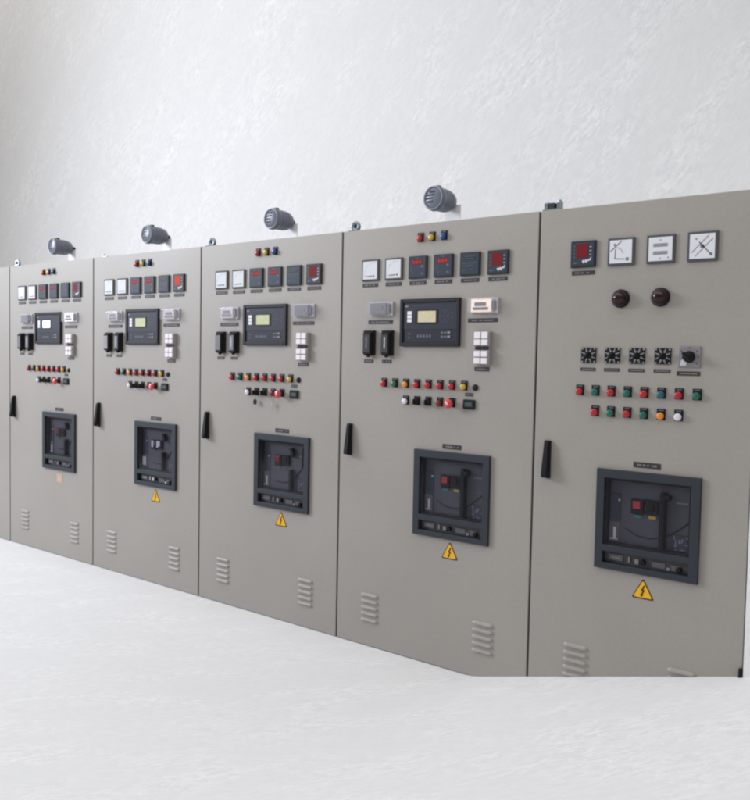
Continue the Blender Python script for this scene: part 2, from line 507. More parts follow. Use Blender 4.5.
def analog_meter(P, x, z, style='sweep', W=.096):
    h = W / 2

    def rimb(bm):
        bx(bm, -h, h, -.008, 0, -h, h, .0025)

    def dial(bm):
        bx(bm, -h * .83, h * .83, -.0100, -.0078, -h * .83, h * .83, .001, 1)
    o = obj('analog_meter', ('am', W), rimb, BEZEL, P, (x, 0, z))
    obj('dial', ('amd', W), dial, DIAL, o)

    def prt(bm):
        y = -.0106
        if style == 'sweep':
            n = 12
            for i in range(n + 1):
                a = math.radians(185 - 100 * i / n)
                r0, r1 = h * 1.08, h * (1.22 if i % 3 == 0 else 1.15)
                cx, cz = h * .45, -h * .45
                da = .012
                p = [(cx + rr * math.cos(a + s), cz + rr * math.sin(a + s)) for rr, s in ((r0, -da), (r1, -da), (r1, da), (r0, da))]
                if all(abs(q[0]) < h * .8 and abs(q[1]) < h * .8 for q in p):
                    sheet(bm, p, y)
            for k in range(6):
                sheet(bm, [(-h * .5 + k * h * .13, -h * .62), (-h * .42 + k * h * .13, -h * .62), (-h * .42 + k * h * .13, -h * .53), (-h * .5 + k * h * .13, -h * .53)], y)
            sheet(bm, [(h * .45 + h * .1 * math.cos(t), -h * .55 + h * .1 * math.sin(t)) for t in [k * math.pi / 6 for k in range(12)]], y)
        elif style == 'corner':
            def ln(x0, z0, x1, z1, t):
                d = Vector((x1 - x0, z1 - z0)); n = Vector((-d.y, d.x)).normalized() * t / 2
                sheet(bm, [(x0 * h + n.x, z0 * h + n.y), (x1 * h + n.x, z1 * h + n.y), (x1 * h - n.x, z1 * h - n.y), (x0 * h - n.x, z0 * h - n.y)], y)
            ln(-.75, .05, .05, .75, .0035)
            ln(-.38, .2, -.42, -.5, .0035)
            ln(-.42, -.5, .3, -.55, .0035)
            for i in range(7):
                a = math.radians(20 + 10 * i)
                ln(-.38 + .55 * math.cos(a), -.3 + .55 * math.sin(a), -.38 + .63 * math.cos(a), -.3 + .63 * math.sin(a), .002)
            for c in ((-.45, .5, .09), (.5, -.55, .13)):
                sheet(bm, [((c[0] + c[2] * math.cos(t)) * h, (c[1] + c[2] * math.sin(t)) * h) for t in [k * math.pi / 6 for k in range(12)]], y)
        elif style == 'bars':
            for zc in (.27, -.27):
                sheet(bm, [(-.5 * h, (zc - .11) * h), (.5 * h, (zc - .11) * h), (.5 * h, (zc + .11) * h), (-.5 * h, (zc + .11) * h)], y)
            for c in ((0, .62, .05), (0, -.66, .05), (.55, -.62, .05)):
                sheet(bm, [((c[0] + c[2] * math.cos(t)) * h, (c[1] + c[2] * math.sin(t)) * h) for t in [k * math.pi / 6 for k in range(12)]], y)
        elif style == 'cross':
            def ln(x0, z0, x1, z1, t):
                d = Vector((x1 - x0, z1 - z0)); n = Vector((-d.y, d.x)).normalized() * t / 2
                sheet(bm, [(x0 * h + n.x, z0 * h + n.y), (x1 * h + n.x, z1 * h + n.y), (x1 * h - n.x, z1 * h - n.y), (x0 * h - n.x, z0 * h - n.y)], y)
            ln(-.7, -.42, .42, .72, .0022)
            ln(-.45, -.66, .7, .50, .0022)
            ln(-.22, .30, .52, -.50, .0036)
            for c in ((.58, -.55, .11), (-.4, .5, .06), (0, 0, .14)):
                sheet(bm, [((c[0] + c[2] * math.cos(t)) * h, (c[1] + c[2] * math.sin(t)) * h) for t in [k * math.pi / 6 for k in range(12)]], y)
    obj('dial_scale', ('ams', W, style), prt, DIALGREY, o)
    if style == 'bars':
        def tick(bm):
            for zc in (.27, -.27):
                for k in range(9):
                    xx = (-.44 + k * .11) * h
                    sheet(bm, [(xx - .0007, (zc - .06) * h), (xx + .0007, (zc - .06) * h), (xx + .0007, (zc + .07) * h), (xx - .0007, (zc + .07) * h)], -.0110)
        obj('reed_scale', ('amt',), tick, DIAL, o)
    if style == 'sweep':
        def ned(bm):
            d = Vector((-.95, -.05)) * h; c = Vector((.42, -.5)) * h
            n = Vector((-d.y, d.x)).normalized() * .0008
            e = c + d
            sheet(bm, [(c.x + n.x, c.y + n.y), (e.x + n.x, e.y + n.y), (e.x - n.x, e.y - n.y), (c.x - n.x, c.y - n.y)], -.0110)
        obj('needle', ('amn',), ned, DIALGREY, o)
    return o


SEG = {'8': 'abcdefg', '0': 'abcdef', '3': 'abgcd', '1': 'bc', '2': 'abged', '4': 'fgbc'}


def digital_meter(P, x, z, style='digits', W=.096, win=None):
    h = W / 2
    o = obj('digital_meter', ('dm', W), lambda bm: bx(bm, -h, h, -.010, 0, -h, h, .002), METERFACE2, P, (x, 0, z))
    obj('face', ('dmf', W), lambda bm: bx(bm, -h * .88, h * .88, -.0115, -.0098, -h * .88, h * .88, .0008, 1), METERFACE, o)
    if style == 'digits':
        obj('display', ('dmw', 's'), lambda bm: bx(bm, -h * .58, h * .48, -.0122, -.0110, h * .22, h * .66), REDWIN, o)

        def dg(bm):
            q = random.Random(5)
            for k in range(3):
                x0 = -h * .50 + k * h * .34
                bx(bm, x0, x0 + h * .27, -.0126, -.0120, h * .30, h * .58)
        obj('digits', ('dmd', 's'), dg, REDLED, o)

        def mk(bm):
            for (a, b_, c, d) in ((.40, -.02, .60, .16), (.38, -.62, .62, -.52), (-.72, -.06, -.6, .0), (-.2, .78, .1, .82), (-.7, -.30, -.6, -.24), (-.5, -.56, -.42, -.50)):
                sheet(bm, [(a * h, b_ * h), (c * h, b_ * h), (c * h, d * h), (a * h, d * h)], -.0118)
        obj('keypad_marks', ('dmm', 's'), mk, DIMLETTER, o)
    elif style == 'lines':
        def mk(bm):
            q = random.Random(3)
            for zz, w0, w1 in ((.62, -.5, .5), (.42, -.6, .35), (.05, -.72, -.35), (.05, -.2, .5), (-.18, -.6, .3), (-.52, -.5, -.3), (-.52, .0, .2), (-.58, -.72, -.62)):
                xx = w0
                while xx < w1:
                    l = q.uniform(.05, .12)
                    sheet(bm, [(xx * h, zz * h), ((xx + l) * h, zz * h), ((xx + l) * h, (zz + .05) * h), (xx * h, (zz + .05) * h)], -.0118)
                    xx += l + .05
        obj('keypad_marks', ('dmm', 'l'), mk, DIMLETTER, o)
        obj('display', ('dmw', 'l'), lambda bm: bx(bm, -h * .62, h * .62, -.0117, -.0110, h * .30, h * .74), METERFACE2, o)
    else:
        obj('display', ('dmw', 'b'), lambda bm: bx(bm, -h * .55, h * .42, -.0124, -.0110, -h * .28, h * .80), win or REDWIN, o)

        def mk(bm):
            q = random.Random(9)
            pts = [(-.08, -.55), (.10, -.42), (.10, -.52), (.34, -.40), (.34, -.50), (.60, -.36), (.72, -.22), (.66, -.50), (.40, -.58), (.36, -.70), (.16, -.60), (.12, -.76)]
            sheet(bm, [(a * h, b_ * h) for a, b_ in pts], -.0119)
            for zz in (.5, .2, -.1):
                sheet(bm, [(.55 * h, zz * h), (.70 * h, zz * h), (.70 * h, (zz + .05) * h), (.55 * h, (zz + .05) * h)], -.0118)
        obj('white_emblem', ('dmm', 'b'), mk, CHIPW, o)

        def mk2(bm):
            for k in range(4):
                zz = .6 - .28 * k
                sheet(bm, [(-.76 * h, zz * h), (-.64 * h, zz * h), (-.64 * h, (zz + .05) * h), (-.76 * h, (zz + .05) * h)], -.0118)
            sheet(bm, [(-.76 * h, -.7 * h), (-.45 * h, -.7 * h), (-.45 * h, -.62 * h), (-.76 * h, -.62 * h)], -.0118)
        obj('keypad_marks', ('dmm', 'c'), mk2, DIMLETTER, o)
    return o


def lamp(P, x, z, lens, name='indicator_lamp', sub='lens'):
    def holder(bm):
        bx(bm, -.0155, .0155, -.004, 0, -.019, .020, .0015)
        lathe(bm, [(.0145, -.003), (.0145, -.010), (.0130, -.011), (.0, -.011)], 0, -.005, 24)
    o = obj(name, ('lh',), holder, BLACK, P, (x, 0, z))

    def cap(bm):
        lathe(bm, [(.0130, -.009), (.0132, -.0140), (.0120, -.0172), (.0080, -.0190), (0, -.0196)], 0, -.005, 24)
    obj(sub, ('lc',), cap, lens, o)
    obj('legend', ('ll',), lambda bm: sheet(bm, [(-.009, .013), (.009, .013), (.009, .0165), (-.009, .0165)], -.0045), DIMLETTER, o)
    return o


def selector(P, x, z, body=BLACK, name='selector_switch', key=False):
    def holder(bm):
        bx(bm, -.0155, .0155, -.004, 0, -.019, .020, .0015)
        lathe(bm, [(.0145, -.003), (.0145, -.014), (.0125, -.016), (.0, -.016)], 0, -.004, 24)
    o = obj(name, ('lh2',), holder, BLACK, P, (x, 0, z))

    def knob(bm):
        lathe(bm, [(.010, -.015), (.0095, -.022), (.0, -.022)], 0, -.004, 20)
        bx(bm, -.0032, .0032, -.033, -.020, -.016, .008, .001)
    obj('knob', ('sk',), knob, SOFTBLACK if not key else GREYP, o, rot=(0, 0, 0))
    return o


def mushroom(P, x, z):
    def holder(bm):
        bx(bm, -.0155, .0155, -.004, 0, -.019, .020, .0015)
        lathe(bm, [(.0135, -.003), (.0135, -.014), (.010, -.015), (.009, -.024), (.0, -.024)], 0, -.004, 24)
    o = obj('emergency_stop_button', ('eh',), holder, BLACK, P, (x, 0, z))
    obj('mushroom_cap', ('ec',), lambda bm: lathe(bm, [(.012, -.022), (.0185, -.026), (.0200, -.031), (.0185, -.037), (.012, -.041), (0, -.0425)], 0, -.004, 28), MUSH, o)
    obj('arrow_mark', ('ea',), lambda bm: lathe(bm, [(.0055, -.0422), (.0045, -.0432), (0, -.0434)], 0, -.004, 12), CHIPW, o)
    return o


def alarm_window(P, x, z, glow, W=.126, h=.062, d=.034):
    def base(bm):
        bx(bm, -W / 2, W / 2, -.008, 0, -h / 2, h / 2, .002)
    o = obj('alarm_unit', ('aw', W), base, PALEP, P, (x, 0, z))

    def inner(bm):
        bx(bm, -W * .44, W * .28, -.020, -.007, -h * .42, h * .40, .002)
    obj('alarm_display', ('awi', W), inner, glow, o)

    def marks(bm):
        bx(bm, -W * .30, W * .12, -.0222, -.0205, -h * .05, h * .20)
        bx(bm, -W * .36, W * .20, -.0222, -.0205, -h * .30, -h * .12)
        bx(bm, W * .30, W * .42, -.016, -.0085, -h * .30, h * .30, .001)
    obj('alarm_lettering', ('awm', W), marks, MIDGREY, o)

    def cover(bm):
        t = .0
        bx(bm, -W / 2 + .001, W / 2 - .001, -d, -.0085, -h / 2 + .001, h / 2 - .001, .006, 3)
        bx(bm, W / 2 + .0005, W / 2 + .006, -.020, -.004, -.012, .012, .001)
    obj('clear_cover', ('awc', W, d), cover, CLEARC, o)
    return o


def relay(P, x, z, label=CHIPW, kind=0):
    def body(bm):
        bx(bm, -.030, .030, -.012, 0, -.056, .056, .002)
        bx(bm, -.022, .022, -.030, -.011, -.050, .046, .003)
        bx(bm, -.028, .028, -.018, -.011, .047, .055, .001)
        lathe(bm, [(.006, -.010), (.006, -.022), (0, -.023)], 0, -.058, 12)
    o = obj('plug_in_relay', ('rl',), body, SOFTBLACK, P, (x, 0, z))

    def pt(bm):
        bx(bm, -.017, .015, -.0312, -.0298, -.040, .036)
    obj('relay_label', ('rp', kind), pt, [PLATE, MIDGREY, GREYP][kind % 3], o)

    def mk(bm):
        q = random.Random(kind)
        zz = -.024
        while zz < .024:
            s = q.uniform(.002, .005)
            sheet(bm, [(-.004 + q.uniform(-.001, .001), zz), (.003, zz), (.003 + q.uniform(-.001, .001), zz + s), (-.004, zz + s)], -.0318)
            zz += s + .0014
    obj('label_print', ('rm', kind), mk, label, o)
    return o


def cap_block(P, x, z):
    """two stacked blocks of four frosted caps"""
    def body(bm):
        bx(bm, -.035, .037, -.020, 0, .008, .067, .002)
        bx(bm, -.035, .037, -.020, 0, -.067, -.008, .002)
        bx(bm, -.033, .035, -.013, 0, -.0078, .0078)
    o = obj('lamp_test_block', ('cb',), body, GREYP, P, (x, 0, z))
    for i in range(2):
        obj('terminal', ('cbt',), lambda bm: bx(bm, -.0135, .0135, -.018, -.0128, -.006, .006), RECESS, o, (-.0165 + .033 * i, 0, 0))
    for i in range(2):
        for zz, hh in ((.0515, .0135), (.0235, .0115), (-.0235, .0115), (-.0515, .0120)):
            obj('frosted_cap', ('cc', hh), lambda bm, hh=hh: bx(bm, -.0145, .0145, -.028, -.0195, -hh, hh, .0025), WHITELAMP, o, (-.0165 + .0335 * i, 0, zz))
    return o


def controller(P, x, z, lcd):
    W, h = .305, .203

    def base(bm):
        # raised rim around a sunk face
        bx(bm, -W / 2, -W / 2 + .017, -.016, 0, -h / 2, h / 2, .003)
        bx(bm, W / 2 - .017, W / 2, -.016, 0, -h / 2, h / 2, .003)
        bx(bm, -W / 2 + .0165, W / 2 - .0165, -.016, 0, h / 2 - .017, h / 2, .003)
        bx(bm, -W / 2 + .0165, W / 2 - .0165, -.016, 0, -h / 2, -h / 2 + .017, .003)
    o = obj('generator_controller', ('gc',), base, CTRL, P, (x, 0, z))
    obj('upper_face', ('gcf',), lambda bm: bx(bm, -W / 2 + .0168, W / 2 - .0168, -.011, -.002, -.029, h / 2 - .0172), CTRLF, o)
    obj('lower_face', ('gcg',), lambda bm: bx(bm, -W / 2 + .0168, W / 2 - .0168, -.0095, -.002, -h / 2 + .0172, -.0295), CTRLF2, o)
    obj('screen', ('gcs',), lambda bm: bx(bm, -.058, .034, -.0135, -.0105, .001, .049, .001, 1), lcd, o)
    obj('screen_frame', ('gct',), lambda bm: [bx(bm, -.074, -.0585, -.0125, -.0105, -.004, .054), bx(bm, .0345, .044, -.0125, -.0105, -.004, .054), bx(bm, -.058, .034, -.0125, -.0105, .0495, .055), bx(bm, -.058, .034, -.0125, -.0105, -.005, .0005)], CTRL, o)
    for k in range(3):
        obj('status_lamp', ('gcl',), lambda bm: bx(bm, -.012, .012, -.0130, -.0105, -.0072, .0072, .0008, 1), WHITEP, o, (-.102, 0, .042 - .0165 * k))
    obj('emblem', ('gce',), lambda bm: prism(bm, [(-.010, 0), (-.004, .004), (.010, .002), (.006, -.004), (-.006, -.004)], -.0122, -.0105), LETTER, o, (-.118, 0, .071))

    def ring(bm):
        for rr, c in ((.026, (.078, .026)),):
            n = 28
            for i in range(n):
                a, b_ = 2 * math.pi * i / n, 2 * math.pi * (i + .8) / n
                sheet(bm, [(c[0] + q * math.cos(t), c[1] + q * math.sin(t)) for q, t in ((rr, a), (rr, b_), (rr - .0022, b_), (rr - .0022, a))], -.0116)
        for (a, b_) in ((.078, .026), (.064, .026), (.092, .026), (.078, .040), (.078, .012), (.115, .038), (.115, .020)):
            sheet(bm, [(a - .004, b_ - .0028), (a + .004, b_ - .0028), (a + .004, b_ + .0028), (a - .004, b_ + .0028)], -.0116)
        for k in range(7):
            a = -.08 + k * .021
            sheet(bm, [(a, .071), (a + .014, .071), (a + .014, .0735), (a, .0735)], -.0116)
    obj('keypad_marks', ('gcm',), ring, mat_dim, o)

    def low(bm):
        q = random.Random(4)
        for k in range(5):
            a = -.062 + k * .0155
            sheet(bm, [(a, -.062), (a + .010, -.062), (a + .008, -.052), (a + .002, -.050)], -.0101)
        for a, b_ in ((-.104, -.064), (-.104, -.047)):
            sheet(bm, [(a - .004, b_ - .003), (a + .004, b_ - .003), (a + .004, b_ + .003), (a - .004, b_ + .003)], -.0101)
        for i in range(2):
            for j in range(2):
                a, b_ = .060 + .016 * j, -.064 + .017 * i
                sheet(bm, [(a, b_), (a + .011, b_), (a + .011, b_ + .008), (a, b_ + .008)], -.0101)
    obj('button_marks', ('gcn',), low, DIMLETTER, o)
    for i in range(2):
        obj('start_button', ('gcb',), lambda bm: bx(bm, -.0075, .0075, -.0125, -.009, -.0048, .0048, .001, 1), LETTER, o, (.100, 0, -.060 + .017 * i))
    return o


mat_dim = mat('faint_print', (0.075, 0.082, 0.11), .6)


def hour_counter(P, x, z):
    o = obj('hour_counter', ('hc',), lambda bm: bx(bm, -.029, .029, -.010, 0, -.0205, .0205, .005, 3), BLACK, P, (x, 0, z))
    obj('counter_screen', ('hcs',), lambda bm: bx(bm, -.018, .018, -.0115, -.0098, -.009, .009, .001, 1), mat_lcdd, o)
    return o


mat_lcdd = mat('dark_counter_lcd', (0.045, 0.07, 0.07), .5)


def boxes(name, material, parent, lst):
    """one small part per box (x0, x1, y0, y1, z0, z1, bevel)"""
    for c in lst:
        obj(name, (name,) + tuple(round(v_, 4) for v_ in c), lambda bm, c=c: bx(bm, *c[:6], c[6] if len(c) > 6 else 0), material, parent)


def breaker(P, x, z, lever_up, btn, wide=False):
    """recessed breaker behind a bezel; local origin = centre of the bezel"""
    W, Ht = .374, .368
    x0, x1, z0, z1 = -W / 2, W / 2, -Ht / 2, Ht / 2
    wx0, wx1, wz0, wz1 = -.156, .156, -.094, .153       # window opening
    sx0, sx1, sz0, sz1 = -.158, .156, -.161, -.118      # slot opening

    def bez(bm):
        xs = [x0, wx0, wx1, x1]
        zs = [z0, sz0, sz1, wz0, wz1, z1]
        F = [[bm.verts.new((a, -.014, b_)) for b_ in zs] for a in xs]
        B = [[bm.verts.new((a, .001, b_)) for b_ in zs] for a in xs]
        holes = {(1, 1), (1, 3)}
        for i in range(3):
            for j in range(5):
                if (i, j) in holes:
                    continue
                bm.faces.new((F[i][j], F[i + 1][j], F[i + 1][j + 1], F[i][j + 1]))
                bm.faces.new((B[i][j], B[i][j + 1], B[i + 1][j + 1], B[i + 1][j]))
        for i in range(3):
            bm.faces.new((F[i][0], B[i][0], B[i + 1][0], F[i + 1][0]))
            bm.faces.new((F[i][5], F[i + 1][5], B[i + 1][5], B[i][5]))
        for j in range(5):
            bm.faces.new((F[0][j], F[0][j + 1], B[0][j + 1], B[0][j]))
            bm.faces.new((F[3][j], B[3][j], B[3][j + 1], F[3][j + 1]))
        for j in (1, 3):
            bm.faces.new((F[1][j], F[2][j], B[2][j], B[1][j]))
            bm.faces.new((F[1][j + 1], B[1][j + 1], B[2][j + 1], F[2][j + 1]))
            bm.faces.new((F[1][j], B[1][j], B[1][j + 1], F[1][j + 1]))
            bm.faces.new((F[2][j], F[2][j + 1], B[2][j + 1], B[2][j]))
        bmesh.ops.recalc_face_normals(bm, faces=bm.faces)
        es = [e for e in bm.edges if len(e.link_faces) == 2 and e.calc_face_angle(0) > 1.0 and max(v.co.y for v in e.verts) < -.013]
        bmesh.ops.bevel(bm, geom=es, offset=.0022, segments=2, profile=.5, affect='EDGES')
    o = obj('circuit_breaker', ('cbz',), bez, FRAME, P, (x, 0, z))

    def rec(bm):  # lining of the two recesses
        for (a, b_, c, d, dep) in ((wx0, wx1, wz0, wz1, .038), (sx0 + .002, sx1, sz0, sz1, .020)):
            bx(bm, a - .004, a, .0012, dep, c - .004, d + .004)
            bx(bm, b_, b_ + .004, .0012, dep, c - .004, d + .004)
            bx(bm, a, b_, .0012, dep, d, d + .004)
            bx(bm, a, b_, .0012, dep, c - .004, c)
    obj('recess_lining', ('cbr',), rec, RECESS, o)
    fy = .022

    def inner(bm):
        t_ = .009
        bx(bm, wx0, wx0 + t_, .0012, fy, wz0, wz1)
        bx(bm, wx1 - t_, wx1, .0012, fy, wz0, wz1)
        bx(bm, wx0 + t_, wx1 - t_, .0012, fy, wz1 - t_, wz1)
        bx(bm, wx0 + t_, wx1 - t_, .0012, fy, wz0, wz0 + t_ * .8)
    obj('inner_shadow_border', ('cbin',), inner, RECESS, o)  # added black border standing for the shadow inside the window opening
    obj('breaker_face', ('cbf',), lambda bm: bx(bm, wx0, wx1, fy, .036, wz0, wz1), BRKFACE, o)
    obj('trip_unit', ('cbu',), lambda bm: bx(bm, -.146, -.104, fy - .003, fy, .000, .095, .001, 1), BRKBLUE, o)
    obj('trip_panel', ('cbp',), lambda bm: bx(bm, -.146, -.106, fy - .004, fy, -.0865, -.010, .001, 1), BRKLIGHT, o)

    boxes('sticker', CHIPW, o, [(-.148, -.118, fy - .0055, fy - .0035, -.070, -.022)] if btn == 'white' else
          [(-.128, -.118, fy - .0055, fy - .0035, -.070, -.030), (-.140, -.112, fy - .0055, fy - .0035, -.076, -.0715)])
    boxes('status_dot', CHIPW, o, [(-.112, -.106, fy - .0045, fy - .0025, .068, .074)])
    # button block
    boxes('button_block', SOFTBLACK, o, [(-.064, -.018, fy - .010, fy, .028, .082, .002), (-.014, .034, fy - .010, fy, .032, .084, .002)])
    obj('off_button', ('cbo', btn), lambda bm: bx(bm, -.056, -.028, fy - .014, fy - .009, .048, .076, .002), BRED if btn == 'red' else (DRED if btn == 'dark' else MIDGREY), o)
    obj('on_button', ('cbn', btn), lambda bm: bx(bm, -.004, .020, fy - .014, fy - .009, .046, .076, .002), CHIPW if btn == 'white' else BLACK, o)
    if btn == 'white':
        boxes('white_strip', CHIPW, o, [(-.050, -.038, fy - .0165, fy - .0135, .040, .078), (-.004, .006, fy - .0165, fy - .0135, .040, .078)])
    if btn == 'red':
        obj('green_tag', ('cbg',), lambda bm: bx(bm, -.054, -.026, fy - .003, fy, .014, .024), TAGG, o)
        obj('yellow_tag', ('cby',), lambda bm: bx(bm, .000, .026, fy - .003, fy, .016, .026), TAGY, o)
    else:
        boxes('indicator_strip', BRKLIGHT, o, [(-.050, -.034, fy - .003, fy, .012, .020), (-.006, .008, fy - .003, fy, .014, .022)])

    def lev(bm):
        if lever_up:
            bx(bm, .044, .064, -.004, fy, -.086, .118, .004)
        else:
            bx(bm, .046, .062, -.002, fy, -.090, .018, .003)
    obj('charging_lever', ('cbl', lever_up), lev, BLACK, o)
    if lever_up:
        obj('lever_pivot', ('cbx', 1), lambda bm: lathe(bm, [(.011, .020), (.011, -.002), (0, -.003)], .070, .100, 16), BLACK, o)
    else:
        obj('lever_grip', ('cbx', 2), lambda bm: prism(bm, [(.044, .120), (.058, .124), (.070, .108), (.071, .086), (.060, .078), (.050, .086), (.056, .100)], .002, fy), BLACK, o)

    def arc(bm):
        pts = [(-.085, -.030), (-.040, -.052), (.010, -.056), (.055, -.042), (.075, -.034), (.110, -.008), (.150, .026)] if lever_up else \
              [(-.060, -.050), (-.010, -.054), (.030, -.046), (.062, -.030), (.100, .010), (.118, .030), (.122, .130)]
        tube(bm, [(a, fy - .002, b_) for a, b_ in pts], .0017 if lever_up else .0030, 6)
    obj('arc_edge', ('cba', lever_up), arc, RECESS, o)
    obj('info_panel', ('cbi',), lambda bm: bx(bm, .082, .1465, fy - .004, fy, -.0865, -.028, .001, 1), BRKBLUE, o)

    def scr(bm):
        q = random.Random(11)
        for k in range(13):
            a = .088 + q.random() * .048
            b_ = -.084 + q.random() * .048
            if k % 3 == 0:
                sheet(bm, [(a, b_), (a + .003, b_), (a + .004, b_ + .014), (a + .001, b_ + .014)], fy - .0046)
            else:
                sheet(bm, [(a, b_), (a + .010, b_ + .002), (a + .010, b_ + .0045), (a, b_ + .0025)], fy - .0046)
        for k in range(6):
            a = .096 + k * .007
            sheet(bm, [(a, .082), (a + .005, .082), (a + .005, .087), (a, .087)], fy - .0006)
    obj('info_print', ('cbj',), scr, LETTER, o)
    # lower slot
    obj('slot_strip', ('cbk',), lambda bm: bx(bm, sx0 + .002, sx1, .010, .018, sz0, sz1), SLOTM, o)

    boxes('slot_block', BRKLIGHT, o, [(-.140, -.085, .006, .010, -.152, -.128, .001), (.022, .070, .006, .010, -.154, -.132, .001), (.090, .125, .006, .010, -.156, -.134, .001)])
    boxes('slot_label', CHIPW if btn == 'white' else LETTER, o, [(-.064, -.058, .005, .010, -.150, -.130), (-.040, -.026, .005, .010, -.152, -.134), (.074, .086, .005, .010, -.156, -.146), (-.130, -.095, .0045, .0059, -.142, -.139)])
    for a, zz in ((-.010, -.142), (.118, -.148)):
        obj('key_lock', ('cbw',), lambda bm: lathe(bm, [(.010, .010), (.010, .000), (.008, -.001), (0, -.001)], 0, 0, 16), BLACK, o, (a, 0, zz))
    # clear pane in the opening
    obj('clear_pane', ('cbpn',), lambda bm: bx(bm, wx0 + .0005, wx1 - .0005, -.0085, -.0060, wz0 + .0005, wz1 - .0005), PANE, o)
    return o


def warning_sign(P, x, z, faded=False):
    if faded:
        o = obj('warning_sign', ('wsf',), lambda bm: bx(bm, -.033, .033, -.0012, 0, -.028, .028, .0008, 1), STICK, P, (x, 0, z))
        o['label'] = 'small faded orange square warning sticker'
        obj('sign_print', ('wsfp',), lambda bm: prism(bm, [(-.018, -.015), (.018, -.015), (0, .016)], -.0018, -.0010), STICK2, o)
        return o

    def rt(s, y0, y1):
        def b(bm):
            pts = []
            for cx, cz, a0 in ((-.034, -.026, 210), (.034, -.026, 330), (0, .036, 90)):
                for k in range(-3, 4):
                    a = math.radians(a0 + k * 18)
                    pts.append((s * cx + .004 * s * math.cos(a), s * cz + .004 * s * math.sin(a)))
            prism(bm, pts, y0, y1)
        return b
    o = obj('warning_sign', ('ws',), rt(1.0, -.0014, 0), SIGNK, P, (x, 0, z))
    obj('sign_field', ('wsy',), rt(.84, -.0022, -.0010), SIGNY, o)
    obj('lightning_bolt', ('wsb',), lambda bm: prism(bm, [(.003, .020), (-.008, -.002), (-.0005, -.001), (-.006, -.014), (-.010, -.012), (-.005, -.023), (.003, -.016), (-.001, -.0155), (.008, .004), (.001, .003), (.008, .019)], -.0030, -.0018), SIGNK, o)
    return o


def door_handle(P, x, z):
    def base(bm):
        bx(bm, -.014, .014, -.010, 0, -.074, .072, .003)
    o = obj('door_handle', ('dh',), base, SOFTBLACK, P, (x, 0, z))

    def lever(bm):
        # wedge: nearly flush on top, standing out at the bottom
        prof = [(.070, -.012), (.066, -.020), (.030, -.025), (-.020, -.031), (-.052, -.036), (-.068, -.036), (-.070, -.024), (-.050, -.012)]
        for a, b_ in ((-.011, .011),):
            A = [bm.verts.new((a * (1.0 if z_ < .02 else .82), y_, z_)) for z_, y_ in prof]
            B = [bm.verts.new((b_ * (1.0 if z_ < .02 else .82), y_, z_)) for z_, y_ in prof]
            fs = [bm.faces.new(A), bm.faces.new(B[::-1])]
            n = len(prof)
            for i in range(n):
                j = (i + 1) % n
                fs.append(bm.faces.new((A[i], B[i], B[j], A[j])))
            bmesh.ops.recalc_face_normals(bm, faces=fs)
            bmesh.ops.bevel(bm, geom=list({e for fc in fs for e in fc.edges}), offset=.0022, segments=2, profile=.5, affect='EDGES')
    obj('lever', ('dhl',), lever, BLACK, o)

    def lock(bm):
        lathe(bm, [(.008, -.009), (.008, -.020), (.006, -.021), (0, -.021)], -.008, -.066, 16)
    obj('lock_barrel', ('dhk',), lock, STEEL, o)
    return o


def vent(P, x, z, W=.100, n=5, pitch=.0285):
    def b(bm):
        for k in range(n):
            zc = (n - 1) * pitch / 2 - k * pitch
            N = 14
            rows = []
            prof = [(.0085, 0.0), (.0070, .0028), (.0035, .0062), (-.0010, .0085), (-.0045, .0092), (-.0062, .0088), (-.0064, .0)]
            for i in range(N + 1):
                t = i / N
                xx = -W / 2 + W * t
                e = min(t, 1 - t) * W
                s = math.sqrt(max(0, 1 - max(0, 1 - e / .011) ** 2))
                rows.append([bm.verts.new((xx, -.0004 - p * s * .95, zc + q * (.25 + .75 * s))) for q, p in prof])
            for a, c in zip(rows, rows[1:]):
                for j in range(len(prof) - 1):
                    fc = bm.faces.new((a[j], a[j + 1], c[j + 1], c[j]))
                    fc.smooth = j < 4
    return obj('vent', ('vt', W, n), b, PAINT, P, (x, 0, z))


def dark_dome(P, x, z):
    o = obj('dome_lamp', ('dl',), lambda bm: lathe(bm, [(.0335, 0), (.0335, -.006), (.030, -.009), (0, -.009)], 0, 0, 36), BLACK, P, (x, 0, z))
    obj('dome_lens', ('dll',), lambda bm: lathe(bm, [(.029 * math.cos(t), -.008 - .034 * math.sin(t)) for t in [k * math.pi / 20 for k in range(11)]], 0, 0, 36), DOME, o)
    return o


def cam_switch(P, x, z):
    o = obj('rotary_switch', ('cs',), lambda bm: bx(bm, -.0295, .0295, -.005, 0, -.0285, .0285, .002), SOFTBLACK, P, (x, 0, z))

    def star(bm):
        for k in range(8):
            a = math.radians(22.5 + 45 * k)
            for rr, t, hw in ((.0165, a, .0030), (.0245, a, .0016)):
                c = Vector((math.cos(t), math.sin(t))) * rr
                n = Vector((-c.y, c.x)).normalized() * hw
                d = c.normalized() * .0035
                sheet(bm, [(c.x - n.x - d.x, c.y - n.y - d.y), (c.x + n.x - d.x, c.y + n.y - d.y), (c.x + n.x + d.x, c.y + n.y + d.y), (c.x - n.x + d.x, c.y - n.y + d.y)], -.0055)
        for k in range(4):
            a = math.radians(45 + 90 * k)
            c = Vector((math.cos(a), math.sin(a))) * .034
            sheet(bm, [(c.x - .003, c.y - .003), (c.x + .003, c.y - .003), (c.x + .003, c.y + .003), (c.x - .003, c.y + .003)], -.0055)
    obj('position_marks', ('css',), star, SILVER, o)

    def knob(bm):
        lathe(bm, [(.013, -.004), (.012, -.016), (.0105, -.018), (0, -.018)], 0, 0, 20)
        bx(bm, -.0035, .0035, -.028, -.015, -.015, .015, .001)
    obj('knob', ('csk',), knob, BLACK, o, rot=(0, math.radians(35), 0))
    return o


